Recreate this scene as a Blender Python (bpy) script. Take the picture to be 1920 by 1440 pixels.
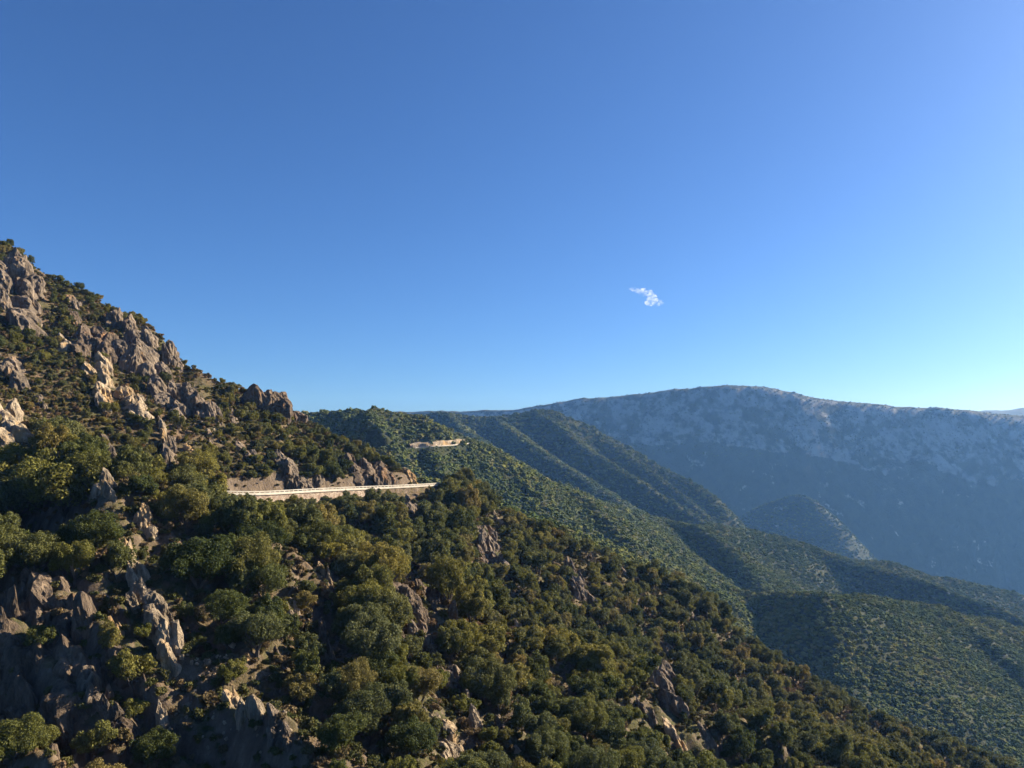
import bpy, math, random
import numpy as np
from mathutils import Vector, Matrix

random.seed(7)
rng = np.random.default_rng(11)
sc = bpy.context.scene
for o in list(bpy.data.objects):
    bpy.data.objects.remove(o)
COL = sc.collection

# ------------------------------------------------------------------ camera
F = 1397.0                      # focal length in pixels of the 1920 px wide photograph
PITCH = math.radians(4.5)
CP, SP = math.cos(PITCH), math.sin(PITCH)
cam_d = bpy.data.cameras.new('camera')
cam_d.sensor_width = 36.0
cam_d.lens = F / 1920 * 36.0
cam_d.clip_start = 0.5
cam_d.clip_end = 30000
cam = bpy.data.objects.new('camera', cam_d)
cam.rotation_euler = (math.pi / 2 + PITCH, 0, 0)
COL.objects.link(cam)
sc.camera = cam

# ------------------------------------------------------------------ sky, sun, exposure
SUN_AZ, SUN_EL = math.radians(65), math.radians(26)     # azimuth clockwise from the view direction
world = bpy.data.worlds.new('World')
sc.world = world
world.use_nodes = True
wn = world.node_tree.nodes
wl = world.node_tree.links
wn.clear()
sky = wn.new('ShaderNodeTexSky')
sky.sky_type = 'NISHITA'
sky.sun_disc = False
sky.sun_elevation = SUN_EL
sky.sun_rotation = SUN_AZ
sky.altitude = 1500
sky.air_density = 1.0
sky.dust_density = 3.2
sky.ozone_density = 10.0
bg = wn.new('ShaderNodeBackground')
bg.inputs['Strength'].default_value = 0.0505
wo = wn.new('ShaderNodeOutputWorld')
tint = wn.new('ShaderNodeMix'); tint.data_type = 'RGBA'; tint.blend_type = 'MULTIPLY'
tint.inputs[0].default_value = 1.0
tint.inputs[7].default_value = (0.86, 0.945, 1.02, 1)        # grades the sky bluer and slightly dimmer
wl.new(sky.outputs[0], tint.inputs[6]); wl.new(tint.outputs[2], bg.inputs['Color'])
wl.new(bg.outputs[0], wo.inputs['Surface'])

S = Vector((math.cos(SUN_EL) * math.sin(SUN_AZ), math.cos(SUN_EL) * math.cos(SUN_AZ), math.sin(SUN_EL)))
sd = bpy.data.lights.new('sun', 'SUN')
sd.energy = 5.0
sd.angle = math.radians(0.53)
sd.color = (1.0, 0.88, 0.69)
sun = bpy.data.objects.new('sun', sd)
sun.rotation_euler = (-S).to_track_quat('-Z', 'Y').to_euler()
COL.objects.link(sun)

vs = sc.view_settings
vs.view_transform = 'Standard'
vs.look = 'None'
vs.exposure = 1.55
vs.gamma = 1.0
vs.use_curve_mapping = False
cy = sc.cycles
cy.use_denoising = True
try:
    cy.denoiser = 'OPENIMAGEDENOISE'
    cy.denoising_input_passes = 'RGB_ALBEDO_NORMAL'
except Exception:
    pass
cy.max_bounces = 5
cy.diffuse_bounces = 2
cy.glossy_bounces = 1
cy.transmission_bounces = 2
cy.transparent_max_bounces = 8
cy.volume_bounces = 1
cy.use_adaptive_sampling = True
cy.adaptive_threshold = 0.01

# ------------------------------------------------------------------ maths helpers
_perm = np.concatenate([np.random.default_rng(3).permutation(256)] * 2).astype(np.int32)
_g = np.array([[1,1,0],[-1,1,0],[1,-1,0],[-1,-1,0],[1,0,1],[-1,0,1],[1,0,-1],[-1,0,-1],
               [0,1,1],[0,-1,1],[0,1,-1],[0,-1,-1],[1,1,0],[-1,1,0],[0,-1,1],[0,-1,-1]], np.float32)

def pnoise(x, y, z=0.0):
    x, y, z = np.broadcast_arrays(np.asarray(x, np.float64), np.asarray(y, np.float64), np.asarray(z, np.float64))
    xi, yi, zi = np.floor(x).astype(np.int64), np.floor(y).astype(np.int64), np.floor(z).astype(np.int64)
    xf, yf, zf = (x - xi).astype(np.float32), (y - yi).astype(np.float32), (z - zi).astype(np.float32)
    fd = lambda t: t * t * t * (t * (t * 6 - 15) + 10)
    uu, vv, ww = fd(xf), fd(yf), fd(zf)
    def gr(dx, dy, dz):
        h = _perm[_perm[_perm[(xi + dx) & 255] + ((yi + dy) & 255)] + ((zi + dz) & 255)] & 15
        g = _g[h]
        return g[..., 0] * (xf - dx) + g[..., 1] * (yf - dy) + g[..., 2] * (zf - dz)
    lp = lambda a, b, t: a + (b - a) * t
    x00 = lp(gr(0,0,0), gr(1,0,0), uu); x10 = lp(gr(0,1,0), gr(1,1,0), uu)
    x01 = lp(gr(0,0,1), gr(1,0,1), uu); x11 = lp(gr(0,1,1), gr(1,1,1), uu)
    return lp(lp(x00, x10, vv), lp(x01, x11, vv), ww)

def fbm(x, y, z=0.0, octv=4, gain=0.5):
    a, s, f = 1.0, 0.0, 1.0
    for i in range(octv):
        s = s + a * pnoise(x * f + 17.3 * i, y * f - 9.1 * i, np.asarray(z) * f + 5.7 * i)
        a *= gain; f *= 2.03
    return s

def ridged(x, y, z=0.0, octv=3):
    a, s, f = 1.0, 0.0, 1.0
    for i in range(octv):
        s = s + a * (1 - 2 * np.abs(pnoise(x * f + 31.3 * i, y * f + 3.1 * i, np.asarray(z) * f + 2.7 * i)))
        a *= 0.5; f *= 2.1
    return s / 1.75

def ray(px, py):
    a = (np.asarray(px, float) - 960) / F
    b = (720 - np.asarray(py, float)) / F
    Y = CP - b * SP
    Z = SP + b * CP
    return a / Y, Z / Y          # u = X/Y, w = Z/Y

def P3(px, py, D):
    u, w = ray(px, py)
    return np.array([u * D, D, w * D])

def project(p):
    p = np.asarray(p, float)
    fw = p[..., 1] * CP + p[..., 2] * SP
    up = -p[..., 1] * SP + p[..., 2] * CP
    return 960 + F * p[..., 0] / fw, 720 - F * up / fw

def sstep(a, b, x):
    t = np.clip((x - a) / (b - a), 0, 1)
    return t * t * (3 - 2 * t)

def smin(a, b, k):
    h = np.clip(0.5 + 0.5 * (b - a) / k, 0, 1)
    return b * (1 - h) + a * h - k * h * (1 - h)

def smax(a, b, k):
    return -smin(-a, -b, k)

# ------------------------------------------------------------------ object helpers
def tag(o, label=None, cat=None, group=None, kind=None):
    if label: o['label'] = label
    if cat: o['category'] = cat
    if group: o['group'] = group
    if kind: o['kind'] = kind
    return o

def mesh_np(name, V, Fq, mat=None, smooth=False):
    """V (n,3), Fq (m,k) with k = 3 or 4"""
    V = np.ascontiguousarray(V, np.float32); Fq = np.ascontiguousarray(Fq, np.int32)
    me = bpy.data.meshes.new(name)
    k = Fq.shape[1]
    me.vertices.add(len(V)); me.vertices.foreach_set('co', V.ravel())
    me.loops.add(Fq.size); me.loops.foreach_set('vertex_index', Fq.ravel())
    me.polygons.add(len(Fq))
    me.polygons.foreach_set('loop_start', np.arange(0, Fq.size, k, dtype=np.int32))
    try:
        me.polygons.foreach_set('loop_total', np.full(len(Fq), k, np.int32))
    except Exception:
        pass
    me.polygons.foreach_set('use_smooth', np.full(len(Fq), bool(smooth)))
    me.update(calc_edges=True)
    if mat: me.materials.append(mat)
    return me

def obj(name, me, parent=None, link=True):
    o = bpy.data.objects.new(name, me)
    if link: COL.objects.link(o)
    if parent: o.parent = parent
    return o

def empty(name, loc=(0, 0, 0)):
    o = bpy.data.objects.new(name, None)
    o.location = loc
    o.empty_display_size = 1.0
    COL.objects.link(o)
    return o

def grid_faces(nu, nv):
    i = np.arange(nu - 1)[:, None]; j = np.arange(nv - 1)[None, :]
    a = i * nv + j
    return np.stack([a, a + nv, a + nv + 1, a + 1], -1).reshape(-1, 4)

# ------------------------------------------------------------------ materials
class NT:
    def __init__(self, name):
        self.m = bpy.data.materials.new(name); self.m.use_nodes = True
        self.t = self.m.node_tree; self.n = self.t.nodes; self.l = self.t.links
        self.n.clear()
        self.out = self.n.new('ShaderNodeOutputMaterial')
    def node(self, typ, **kw):
        nd = self.n.new(typ)
        for k, v in kw.items():
            if k == 'ins':
                for kk, vv in v.items():
                    nd.inputs[kk].default_value = vv
            else:
                setattr(nd, k, v)
        return nd
    def link(self, a, b): self.l.new(a, b)
    def coords(self, kind='Object', scale=(1, 1, 1)):
        tc = self.node('ShaderNodeTexCoord')
        mp = self.node('ShaderNodeMapping'); mp.inputs['Scale'].default_value = scale
        self.link(tc.outputs[kind], mp.inputs['Vector'])
        return mp.outputs[0]
    def geo_pos(self, scale=(1, 1, 1)):
        g = self.node('ShaderNodeNewGeometry')
        mp = self.node('ShaderNodeMapping'); mp.inputs['Scale'].default_value = scale
        self.link(g.outputs['Position'], mp.inputs['Vector'])
        return mp.outputs[0]
    def noise(self, vec, scale, detail=5, rough=0.55, dist=0.0):
        nd = self.node('ShaderNodeTexNoise')
        nd.inputs['Scale'].default_value = scale; nd.inputs['Detail'].default_value = detail
        nd.inputs['Roughness'].default_value = rough; nd.inputs['Distortion'].default_value = dist
        self.link(vec, nd.inputs['Vector'])
        return nd.outputs['Fac']
    def ramp(self, fac, stops):
        r = self.node('ShaderNodeValToRGB')
        e = r.color_ramp.elements
        while len(e) < len(stops): e.new(0.5)
        for k, (p, c) in enumerate(stops):
            e[k].position = p; e[k].color = (*c, 1) if len(c) == 3 else c
        self.link(fac, r.inputs[0])
        return r.outputs[0]
    def mix(self, fac, a, b, typ='MIX'):
        m = self.node('ShaderNodeMix', data_type='RGBA', blend_type=typ)
        ins = [i for i in m.inputs if i.enabled]
        def put(s, v):
            if hasattr(v, 'is_linked') or hasattr(v, 'links'): self.link(v, s)
            else: s.default_value = v if not isinstance(v, tuple) or len(v) == 4 else (*v, 1)
        put(m.inputs[0], fac); put(m.inputs[6], a); put(m.inputs[7], b)
        return m.outputs[2]
    def math(self, op, a, b=None, clamp=False):
        m = self.node('ShaderNodeMath', operation=op, use_clamp=clamp)
        for k, v in enumerate((a, b)):
            if v is None: continue
            if hasattr(v, 'links'): self.link(v, m.inputs[k])
            else: m.inputs[k].default_value = v
        return m.outputs[0]
    def bsdf(self, col, rough=0.9, bump=None, bump_d=0.1, bump_s=0.5):
        b = self.node('ShaderNodeBsdfPrincipled')
        b.inputs['Roughness'].default_value = rough
        b.inputs['Specular IOR Level'].default_value = 0.15
        if hasattr(col, 'links'): self.link(col, b.inputs['Base Color'])
        else: b.inputs['Base Color'].default_value = (*col, 1)
        if bump is not None:
            bn = self.node('ShaderNodeBump'); bn.inputs['Distance'].default_value = bump_d
            bn.inputs['Strength'].default_value = bump_s
            self.link(bump, bn.inputs['Height']); self.link(bn.outputs[0], b.inputs['Normal'])
        return b
    def done(self, sh, disp=None):
        self.link(sh.outputs[0], self.out.inputs['Surface'])
        return self.m

def mat_foliage(name, stops, transl=0.36, spec=0.12):
    t = NT(name)
    oi = t.node('ShaderNodeObjectInfo')
    g = t.node('ShaderNodeNewGeometry')
    c1 = t.ramp(oi.outputs['Random'], stops)
    pn = t.noise(t.geo_pos(), 0.011, 4, 0.6)
    c1 = t.mix(1.0, c1, t.ramp(pn, [(0.32, (0.72, 0.80, 0.80)), (0.5, (1.0, 1.0, 1.0)), (0.68, (1.28, 1.12, 1.0))]), 'MULTIPLY')
    hue = t.node('ShaderNodeHueSaturation')
    v = t.node('ShaderNodeMapRange'); v.inputs['To Min'].default_value = 0.72; v.inputs['To Max'].default_value = 1.35
    t.link(g.outputs['Random Per Island'], v.inputs['Value'])
    t.link(v.outputs[0], hue.inputs['Value']); t.link(c1, hue.inputs['Color'])
    b = t.bsdf(hue.outputs[0], 0.7)
    b.inputs['Specular IOR Level'].default_value = spec
    tr = t.node('ShaderNodeBsdfTranslucent')
    t.link(hue.outputs[0], tr.inputs['Color'])
    mx = t.node('ShaderNodeMixShader'); mx.inputs[0].default_value = transl
    t.link(b.outputs[0], mx.inputs[1]); t.link(tr.outputs[0], mx.inputs[2])
    return t.done(mx)

def mat_rock(name, base, dark, ochre, scale=1.0, ochre_amt=0.62):
    t = NT(name)
    p = t.geo_pos((1, 1, 0.35))
    n1 = t.noise(p, 0.16 * scale, 6, 0.65)
    n2 = t.noise(t.geo_pos((1, 1, 0.22)), 0.9 * scale, 6, 0.7, 0.6)
    n3 = t.noise(t.geo_pos(), 0.09 * scale, 4, 0.6)
    n4 = t.noise(t.geo_pos(), 2.2 * scale, 5, 0.7)
    c = t.ramp(n2, [(0.30, dark), (0.48, tuple((a + b) / 2 for a, b in zip(base, dark))), (0.60, base), (0.78, tuple(min(1, a * 1.35) for a in base))])
    om = t.ramp(n3, [(ochre_amt - 0.04, (0, 0, 0)), (ochre_amt + 0.06, (1, 1, 1))])
    c = t.mix(om, c, t.mix(0.6, c, ochre))
    lm = t.ramp(n1, [(0.36, (0.55, 0.55, 0.55)), (0.60, (1.1, 1.1, 1.1))])
    c = t.mix(1.0, c, lm, 'MULTIPLY')
    hb = t.math('ADD', t.math('MULTIPLY', n2, 1.0), t.math('MULTIPLY', n4, 0.45))
    return t.done(t.bsdf(c, 0.92, hb, 1.1 / scale, 0.9))

M = {}
M['oak'] = mat_foliage('oak_leaves', [(0.0, (0.066, 0.078, 0.022)), (0.25, (0.100, 0.106, 0.028)), (0.45, (0.108, 0.112, 0.044)), (0.65, (0.136, 0.134, 0.032)), (0.85, (0.168, 0.156, 0.036)), (1.0, (0.180, 0.142, 0.048))])
M['shrub'] = mat_foliage('shrub_leaves', [(0.0, (0.072, 0.074, 0.022)), (0.3, (0.110, 0.096, 0.030)), (0.5, (0.082, 0.086, 0.024)), (0.75, (0.145, 0.100, 0.046)), (1.0, (0.185, 0.125, 0.066))], 0.15)
M['forest'] = mat_foliage('forest_leaves', [(0.0, (0.050, 0.063, 0.020)), (0.5, (0.072, 0.085, 0.026)), (0.85, (0.092, 0.101, 0.032)), (1.0, (0.115, 0.106, 0.042))], 0.1, 0.0)
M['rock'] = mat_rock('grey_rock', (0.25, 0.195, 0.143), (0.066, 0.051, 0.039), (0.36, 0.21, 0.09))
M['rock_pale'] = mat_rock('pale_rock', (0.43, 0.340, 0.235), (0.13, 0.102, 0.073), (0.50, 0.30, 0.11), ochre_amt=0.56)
M['rock_dark'] = mat_rock('dark_rock', (0.190, 0.140, 0.098), (0.062, 0.046, 0.034), (0.30, 0.15, 0.06))  # darker rock tone; on the shaded cliffs it stands in for deeper shade
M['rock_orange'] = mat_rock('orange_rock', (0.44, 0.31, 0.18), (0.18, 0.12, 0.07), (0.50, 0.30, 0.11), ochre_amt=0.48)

def m_bark():
    t = NT('bark')
    n = t.noise(t.coords('Object', (1, 1, 0.3)), 6, 5, 0.7)
    return t.done(t.bsdf(t.ramp(n, [(0.3, (0.05, 0.04, 0.03)), (0.7, (0.14, 0.115, 0.09))]), 0.95, n, 0.05, 0.8))
M['bark'] = m_bark()

def m_slope():
    t = NT('dry_slope')
    a = t.noise(t.geo_pos(), 0.055, 6, 0.6)
    b = t.noise(t.geo_pos(), 0.7, 7, 0.72)
    d = t.noise(t.geo_pos((1, 1, 0.3)), 0.35, 6, 0.7)
    soil = t.ramp(b, [(0.30, (0.048, 0.037, 0.022)), (0.47, (0.105, 0.074, 0.044)), (0.60, (0.175, 0.116, 0.074)), (0.78, (0.28, 0.20, 0.14))])
    scrub = t.ramp(b, [(0.30, (0.035, 0.036, 0.016)), (0.55, (0.080, 0.074, 0.030)), (0.78, (0.14, 0.105, 0.055))])
    c = t.mix(t.ramp(a, [(0.40, (0, 0, 0)), (0.62, (1, 1, 1))]), scrub, soil)
    g = t.node('ShaderNodeNewGeometry')
    sx = t.node('ShaderNodeSeparateXYZ'); t.link(g.outputs['True Normal'], sx.inputs[0])
    rockm = t.ramp(sx.outputs[2], [(0.52, (1, 1, 1)), (0.74, (0, 0, 0))])
    rock = t.ramp(d, [(0.30, (0.055, 0.041, 0.030)), (0.55, (0.140, 0.104, 0.073)), (0.75, (0.25, 0.195, 0.14))])
    c = t.mix(rockm, c, rock)
    h = t.math('ADD', b, t.math('MULTIPLY', d, 1.2))
    return t.done(t.bsdf(c, 0.95, h, 0.9, 0.8))
M['slope'] = m_slope()

def m_hill():
    t = NT('wooded_hill')
    b = t.noise(t.geo_pos(), 0.09, 8, 0.7)
    a = t.noise(t.geo_pos(), 0.012, 4, 0.6)
    c = t.ramp(b, [(0.30, (0.018, 0.023, 0.008)), (0.52, (0.032, 0.037, 0.012)), (0.72, (0.054, 0.054, 0.020))])  # ground colour darkened to stand in for shade in gaps between crowns
    c2 = t.ramp(b, [(0.35, (0.05, 0.05, 0.024)), (0.6, (0.105, 0.092, 0.05)), (0.75, (0.17, 0.14, 0.10))])
    c = t.mix(t.ramp(a, [(0.64, (0, 0, 0)), (0.80, (0.35, 0.35, 0.35))]), c, c2)
    return t.done(t.bsdf(c, 0.95, b, 5.0, 0.8))
M['hill'] = m_hill()

def m_mountain():
    t = NT('limestone_mountain')
    g = t.node('ShaderNodeNewGeometry')
    sp = t.node('ShaderNodeSeparateXYZ'); t.link(g.outputs['Position'], sp.inputs[0])
    n1 = t.noise(t.geo_pos((1, 1, 1)), 0.0085, 8, 0.7, 0.4)
    n2 = t.noise(t.geo_pos((1, 1, 0.5)), 0.03, 7, 0.72)
    n3 = t.noise(t.geo_pos((1, 1, 1.0)), 0.0016, 5, 0.6)
    # rock above an uneven line on the flank, scrub below it
    dip = t.math('MULTIPLY', t.math('SUBTRACT', sp.outputs[0], 950.0), 0.13)      # the strata dip to the right
    hgt = t.math('ADD', t.math('ADD', sp.outputs[2], dip), t.math('MULTIPLY', t.math('SUBTRACT', n3, 0.5), 420))
    up = t.node('ShaderNodeMapRange'); up.inputs['From Min'].default_value = -30; up.inputs['From Max'].default_value = 40
    t.link(hgt, up.inputs['Value'])
    rk = t.math('ADD', t.math('MULTIPLY', n1, 0.55), t.math('MULTIPLY', n2, 0.45))
    edge = t.math('SUBTRACT', 1.0, t.math('MULTIPLY', t.math('ABSOLUTE', t.math('ADD', hgt, 6.0)), 1 / 30.0), True)
    thr = t.math('ADD', rk, t.math('ADD', t.math('MULTIPLY', up.outputs[0], 0.115), t.math('MULTIPLY', edge, 0.10)))
    f = t.ramp(thr, [(0.585, (0, 0, 0)), (0.645, (1, 1, 1))])
    sn = t.node('ShaderNodeSeparateXYZ'); t.link(g.outputs['Normal'], sn.inputs[0])
    f = t.mix(1.0, f, t.ramp(sn.outputs[2], [(0.72, (1, 1, 1)), (0.84, (0.12, 0.12, 0.12))]), 'MULTIPLY')    # scrub keeps the flatter crest
    veg = t.ramp(n2, [(0.3, (0.034, 0.042, 0.020)), (0.7, (0.060, 0.068, 0.032))])
    rock = t.ramp(n2, [(0.3, (0.16, 0.148, 0.132)), (0.6, (0.32, 0.30, 0.27))])
    return t.done(t.bsdf(t.mix(f, veg, rock), 0.95, rk, 30.0, 0.7))
M['mountain'] = m_mountain()

def m_plain(name, col, var=0.15, scale=1.0, rough=0.85):
    t = NT(name)
    n = t.noise(t.geo_pos(), scale, 6, 0.65)
    lo = tuple(c * (1 - var) for c in col); hi = tuple(c * (1 + var) for c in col)
    return t.done(t.bsdf(t.ramp(n, [(0.3, lo), (0.7, hi)]), rough, n, 0.05, 0.4))
M['asphalt'] = m_plain('asphalt', (0.075, 0.073, 0.070), 0.2, 0.8)
M['concrete'] = m_plain('pale_concrete', (0.46, 0.40, 0.33), 0.2, 0.3)
M['whitewash'] = m_plain('whitewashed_concrete', (0.43, 0.39, 0.33), 0.22, 0.35)
M['verge'] = m_plain('gravel_verge', (0.36, 0.29, 0.22), 0.3, 1.5)
M['steel'] = m_plain('dull_steel', (0.12, 0.12, 0.12), 0.2, 2.0, 0.5)
M['ground'] = m_plain('valley_ground', (0.045, 0.055, 0.025), 0.3, 0.02)

def m_masonry():
    t = NT('stone_masonry')
    v = t.node('ShaderNodeTexVoronoi'); v.inputs['Scale'].default_value = 1.5
    t.link(t.geo_pos(), v.inputs['Vector'])
    ve = t.node('ShaderNodeTexVoronoi', feature='DISTANCE_TO_EDGE'); ve.inputs['Scale'].default_value = 1.5
    t.link(t.geo_pos(), ve.inputs['Vector'])
    n = t.noise(t.geo_pos(), 0.25, 5, 0.6)
    bw = t.node('ShaderNodeRGBToBW'); t.link(v.outputs['Color'], bw.inputs[0])
    c = t.ramp(bw.outputs[0], [(0.2, (0.22, 0.15, 0.11)), (0.5, (0.32, 0.24, 0.18)), (0.8, (0.40, 0.32, 0.25))])
    c = t.mix(1.0, c, t.ramp(n, [(0.3, (0.75, 0.75, 0.75)), (0.7, (1.1, 1.1, 1.1))]), 'MULTIPLY')
    e = t.ramp(ve.outputs['Distance'], [(0.0, (0, 0, 0)), (0.08, (1, 1, 1))])
    c = t.mix(e, (0.22, 0.18, 0.14), c)
    return t.done(t.bsdf(c, 0.92, e, 0.08, 0.8))
M['masonry'] = m_masonry()

# ================================================================== STRUCTURE
# ------------------------------------------------------------------ the near mountainside as a height function
G0, GX, GY = -123.0, -0.46, 0.27
SKY_N = [(-500,270),(-300,345),(-150,400),(0,458),(30,474),(60,502),(110,532),(150,547),(200,580),(240,600),(270,606),(300,632),
         (320,657),(345,690),(380,704),(420,728),(450,738),(500,742),(525,748),(550,778),(580,796),(600,808),(650,833),
         (700,858),(740,880),(770,898),(800,912),(830,916),(880,926),(920,952),(960,976),(1010,1000),(1100,1031),
         (1180,1066),(1260,1099),(1330,1132),(1380,1190),(1440,1240),(1500,1277),(1560,1311),(1650,1360),(1750,1397),
         (1850,1437),(1950,1478),(2100,1545),(2300,1630),(2700,1790)]
_px, _py = np.array(SKY_N, float).T
_su, _sw = ray(_px, _py)
_sD = 123.0 / (GY + GX * _su - _sw)
_uu = np.linspace(_su[0], _su[-1], 900)
_wD = np.interp(_uu, _su, _sD)
_ker = np.exp(-np.linspace(-2, 2, 41) ** 2); _ker /= _ker.sum()
_wDs = np.convolve(np.pad(_wD, 20, mode='edge'), _ker, 'valid')
_ww = np.interp(_uu, _su, _sw)

# the rib in front: crest lines with a cliff on the near side
RIB_A = [P3(*q) for q in [(60,850,182),(130,872,174),(200,908,162),(268,1000,148),(288,1100,134),(306,1185,124),(345,1285,113),(430,1335,107),(545,1405,99),(640,1500,90)]]
RIB_C = [P3(*q) for q in [(-260,1400,104),(-60,1425,100),(40,1436,97),(110,1490,92)]]
RIB_B = [P3(*q) for q in [(200,925,150),(150,1010,138),(80,1045,130),(0,1060,126),(-150,1065,124),(-400,1060,120)]]

def seg_dist(x, y, A, B):
    dx, dy = B[0] - A[0], B[1] - A[1]
    t = np.clip(((x - A[0]) * dx + (y - A[1]) * dy) / (dx * dx + dy * dy), 0, 1)
    qx, qy = A[0] + t * dx, A[1] + t * dy
    return np.hypot(x - qx, y - qy), A[2] + t * (B[2] - A[2]), x - qx, y - qy

def rib_height(x, y):
    h = np.full(np.shape(x), -1e4)
    for pl, nrm in ((RIB_A, None), (RIB_B, None), (RIB_C, None)):
        for A, B in zip(pl[:-1], pl[1:]):
            d, zc, ex, ey = seg_dist(x, y, A, B)
            ang = (ex * -0.62 + ey * -0.78) / np.maximum(d, 1e-3)       # 1 = towards the viewer
            kf = 3.2; kb = 0.42 if pl is RIB_B else 0.46 if pl is RIB_A else 1.1
            k = kb + (kf - kb) * sstep(-0.25, 0.35, ang)
            h = np.maximum(h, zc - k * (np.sqrt(d * d + 2.0) - 1.4))
    return h

ROAD_PX = [(60,908),(180,911),(280,915),(370,923),(450,928),(560,921),(640,917),(720,914),(780,911),(822,908)]
def _road_pts():
    pts = []
    for px, py in ROAD_PX:
        u, w = ray(px, py)
        D = 123.0 / (GY + GX * u - w)
        pts.append([u * D, D, w * D])
    pts = np.array(pts)
    last = pts[-1]
    ext = [[last[0] + 3, last[1] + 12, last[2] - .8], [last[0] + 2, last[1] + 26, last[2] - 3.0]]
    pts = np.vstack([pts, ext])
    pts[:, 2] = np.interp(np.arange(len(pts)), np.arange(len(pts)), pts[:, 2])
    # resample smoothly
    t = np.r_[0, np.cumsum(np.hypot(*np.diff(pts[:, :2], axis=0).T))]
    tt = np.arange(0, t[-1], 2.0)
    out = np.stack([np.interp(tt, t, pts[:, k]) for k in range(3)], 1)
    for _ in range(30):
        out[1:-1] = 0.25 * out[:-2] + 0.5 * out[1:-1] + 0.25 * out[2:]
    return out
ROAD = _road_pts()

def road_dist(x, y):
    best = np.full(np.shape(x), 1e9); zr = np.zeros(np.shape(x)); side = np.zeros(np.shape(x))
    R = ROAD[::3]
    for A, B in zip(R[:-1], R[1:]):
        d, zc, ex, ey = seg_dist(x, y, A, B)
        tx, ty = B[0] - A[0], B[1] - A[1]
        s = np.sign(tx * ey - ty * ex)          # + uphill (left of travel)
        m = d < best
        best = np.where(m, d, best); zr = np.where(m, zc, zr); side = np.where(m, s, side)
    return best, zr, side

def H_near(x, y, fine=True):
    x = np.asarray(x, float); y = np.asarray(y, float)
    D = np.maximum(y, 1.0); u = x / D
    plane = G0 + GX * x + GY * y
    Dc = np.interp(u, _uu, _wDs); wc = np.interp(u, _uu, _ww)
    zc = wc * Dc
    corr = (zc - (G0 + GX * u * Dc + GY * Dc)) * sstep(0.55, 1.0, D / Dc)
    zf = plane + corr
    # ribs and gullies running straight down the slope
    c = (0.27 * x + 0.46 * y) / 0.533; s_ = (0.46 * x - 0.27 * y) / 0.533
    wob = 10 * pnoise(x * 0.012, y * 0.012, 3.3)
    amp = 1 - 0.75 * sstep(0.80, 1.0, D / Dc)
    zf = zf + amp * (3.6 * ridged((c + wob) * 0.023, s_ * 0.005, 1.7, 2) - 1.2)
    zf = zf + amp * 3.0 * fbm(x * 0.02, y * 0.02, 0.5, 3)
    zb = zc - 0.62 * (D - Dc)
    z = smin(zf, zb, 6.0) + 1.5 * np.exp(-((D - Dc) / 14.0) ** 2)
    r = rib_height(x, y) + 3.0 * fbm(x * 0.075, y * 0.075, 2.2, 4) + 2.2 * (ridged(x * 0.13, y * 0.13, 4.2, 3) - 0.3)
    z = smax(z, r, 5.0)
    if fine:
        z = z + 0.9 * fbm(x * 0.12, y * 0.12, 7.7, 4)
    d, zr, side = road_dist(x, y)
    up = side > 0
    w_up = sstep(6.6, 4.3, d); w_dn = sstep(5.0, 3.9, d)
    wallz = sstep(440, 470, 960 + F * u) * sstep(720, 690, 960 + F * u)
    z = z - np.where(up, 0.0, wallz * 4.0 * np.exp(-((d - 5) / 6.0) ** 2))
    w = np.where(up, w_up, w_dn)
    z = z * (1 - w) + (zr - 0.12) * w
    return z

def hit_near(px, py, lo=62, hi=520):
    u, w = ray(px, py)
    D = np.geomspace(lo, hi, 1400)
    z = H_near(u * D, D)
    k = np.argmax(z >= w * D)
    if not (z[k] >= w * D[k]): return None
    return np.array([u * D[k], D[k], z[k]])

def polar_mesh(name, px0, px1, nu, d0, d1, nv, H, mat, smooth=True):
    u = (np.linspace(px0, px1, nu) - 960) / F
    D = np.geomspace(d0, d1, nv)
    U, DD = np.meshgrid(u, D, indexing='ij')
    X = U * DD; Y = DD
    Z = np.maximum(H(X, Y), {'mountainside': -604, 'low_wooded_spurs': -612, 'wooded_ridge': -620, 'back_ridge': -628, 'distant_mountain': -636}.get(name, -650))
    V = np.stack([X, Y, Z], -1).reshape(-1, 3)
    me = mesh_np(name, V, grid_faces(nu, nv)[:, ::-1] if False else grid_faces(nu, nv), mat, smooth)
    return me, X, Y, Z

me, NX, NY, NZ = polar_mesh('mountainside', -420, 2300, 640, 48, 640, 480, H_near, M['slope'])
near_o = obj('mountainside', me); near_o['kind'] = 'structure'
# running horizon per azimuth, for deciding what can be seen
N_el = np.maximum.accumulate(NZ / NY, axis=1)
N_u = (np.linspace(-420, 2300, 640) - 960) / F
N_D = np.geomspace(48, 640, 480)

# ------------------------------------------------------------------ hills behind: unions of spurs
def smooth_pl(pts, n=6):
    p = np.array(pts, float)
    t = np.r_[0, np.cumsum(np.linalg.norm(np.diff(p[:, :2], axis=0), axis=1))]
    tt = np.linspace(0, t[-1], (len(p) - 1) * n + 1)
    q = np.stack([np.interp(tt, t, p[:, k]) for k in range(3)], 1)
    for _ in range(n):
        q[1:-1] = 0.25 * q[:-2] + 0.5 * q[1:-1] + 0.25 * q[2:]
    return q[::2] if len(q) > 6 else q

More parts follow.
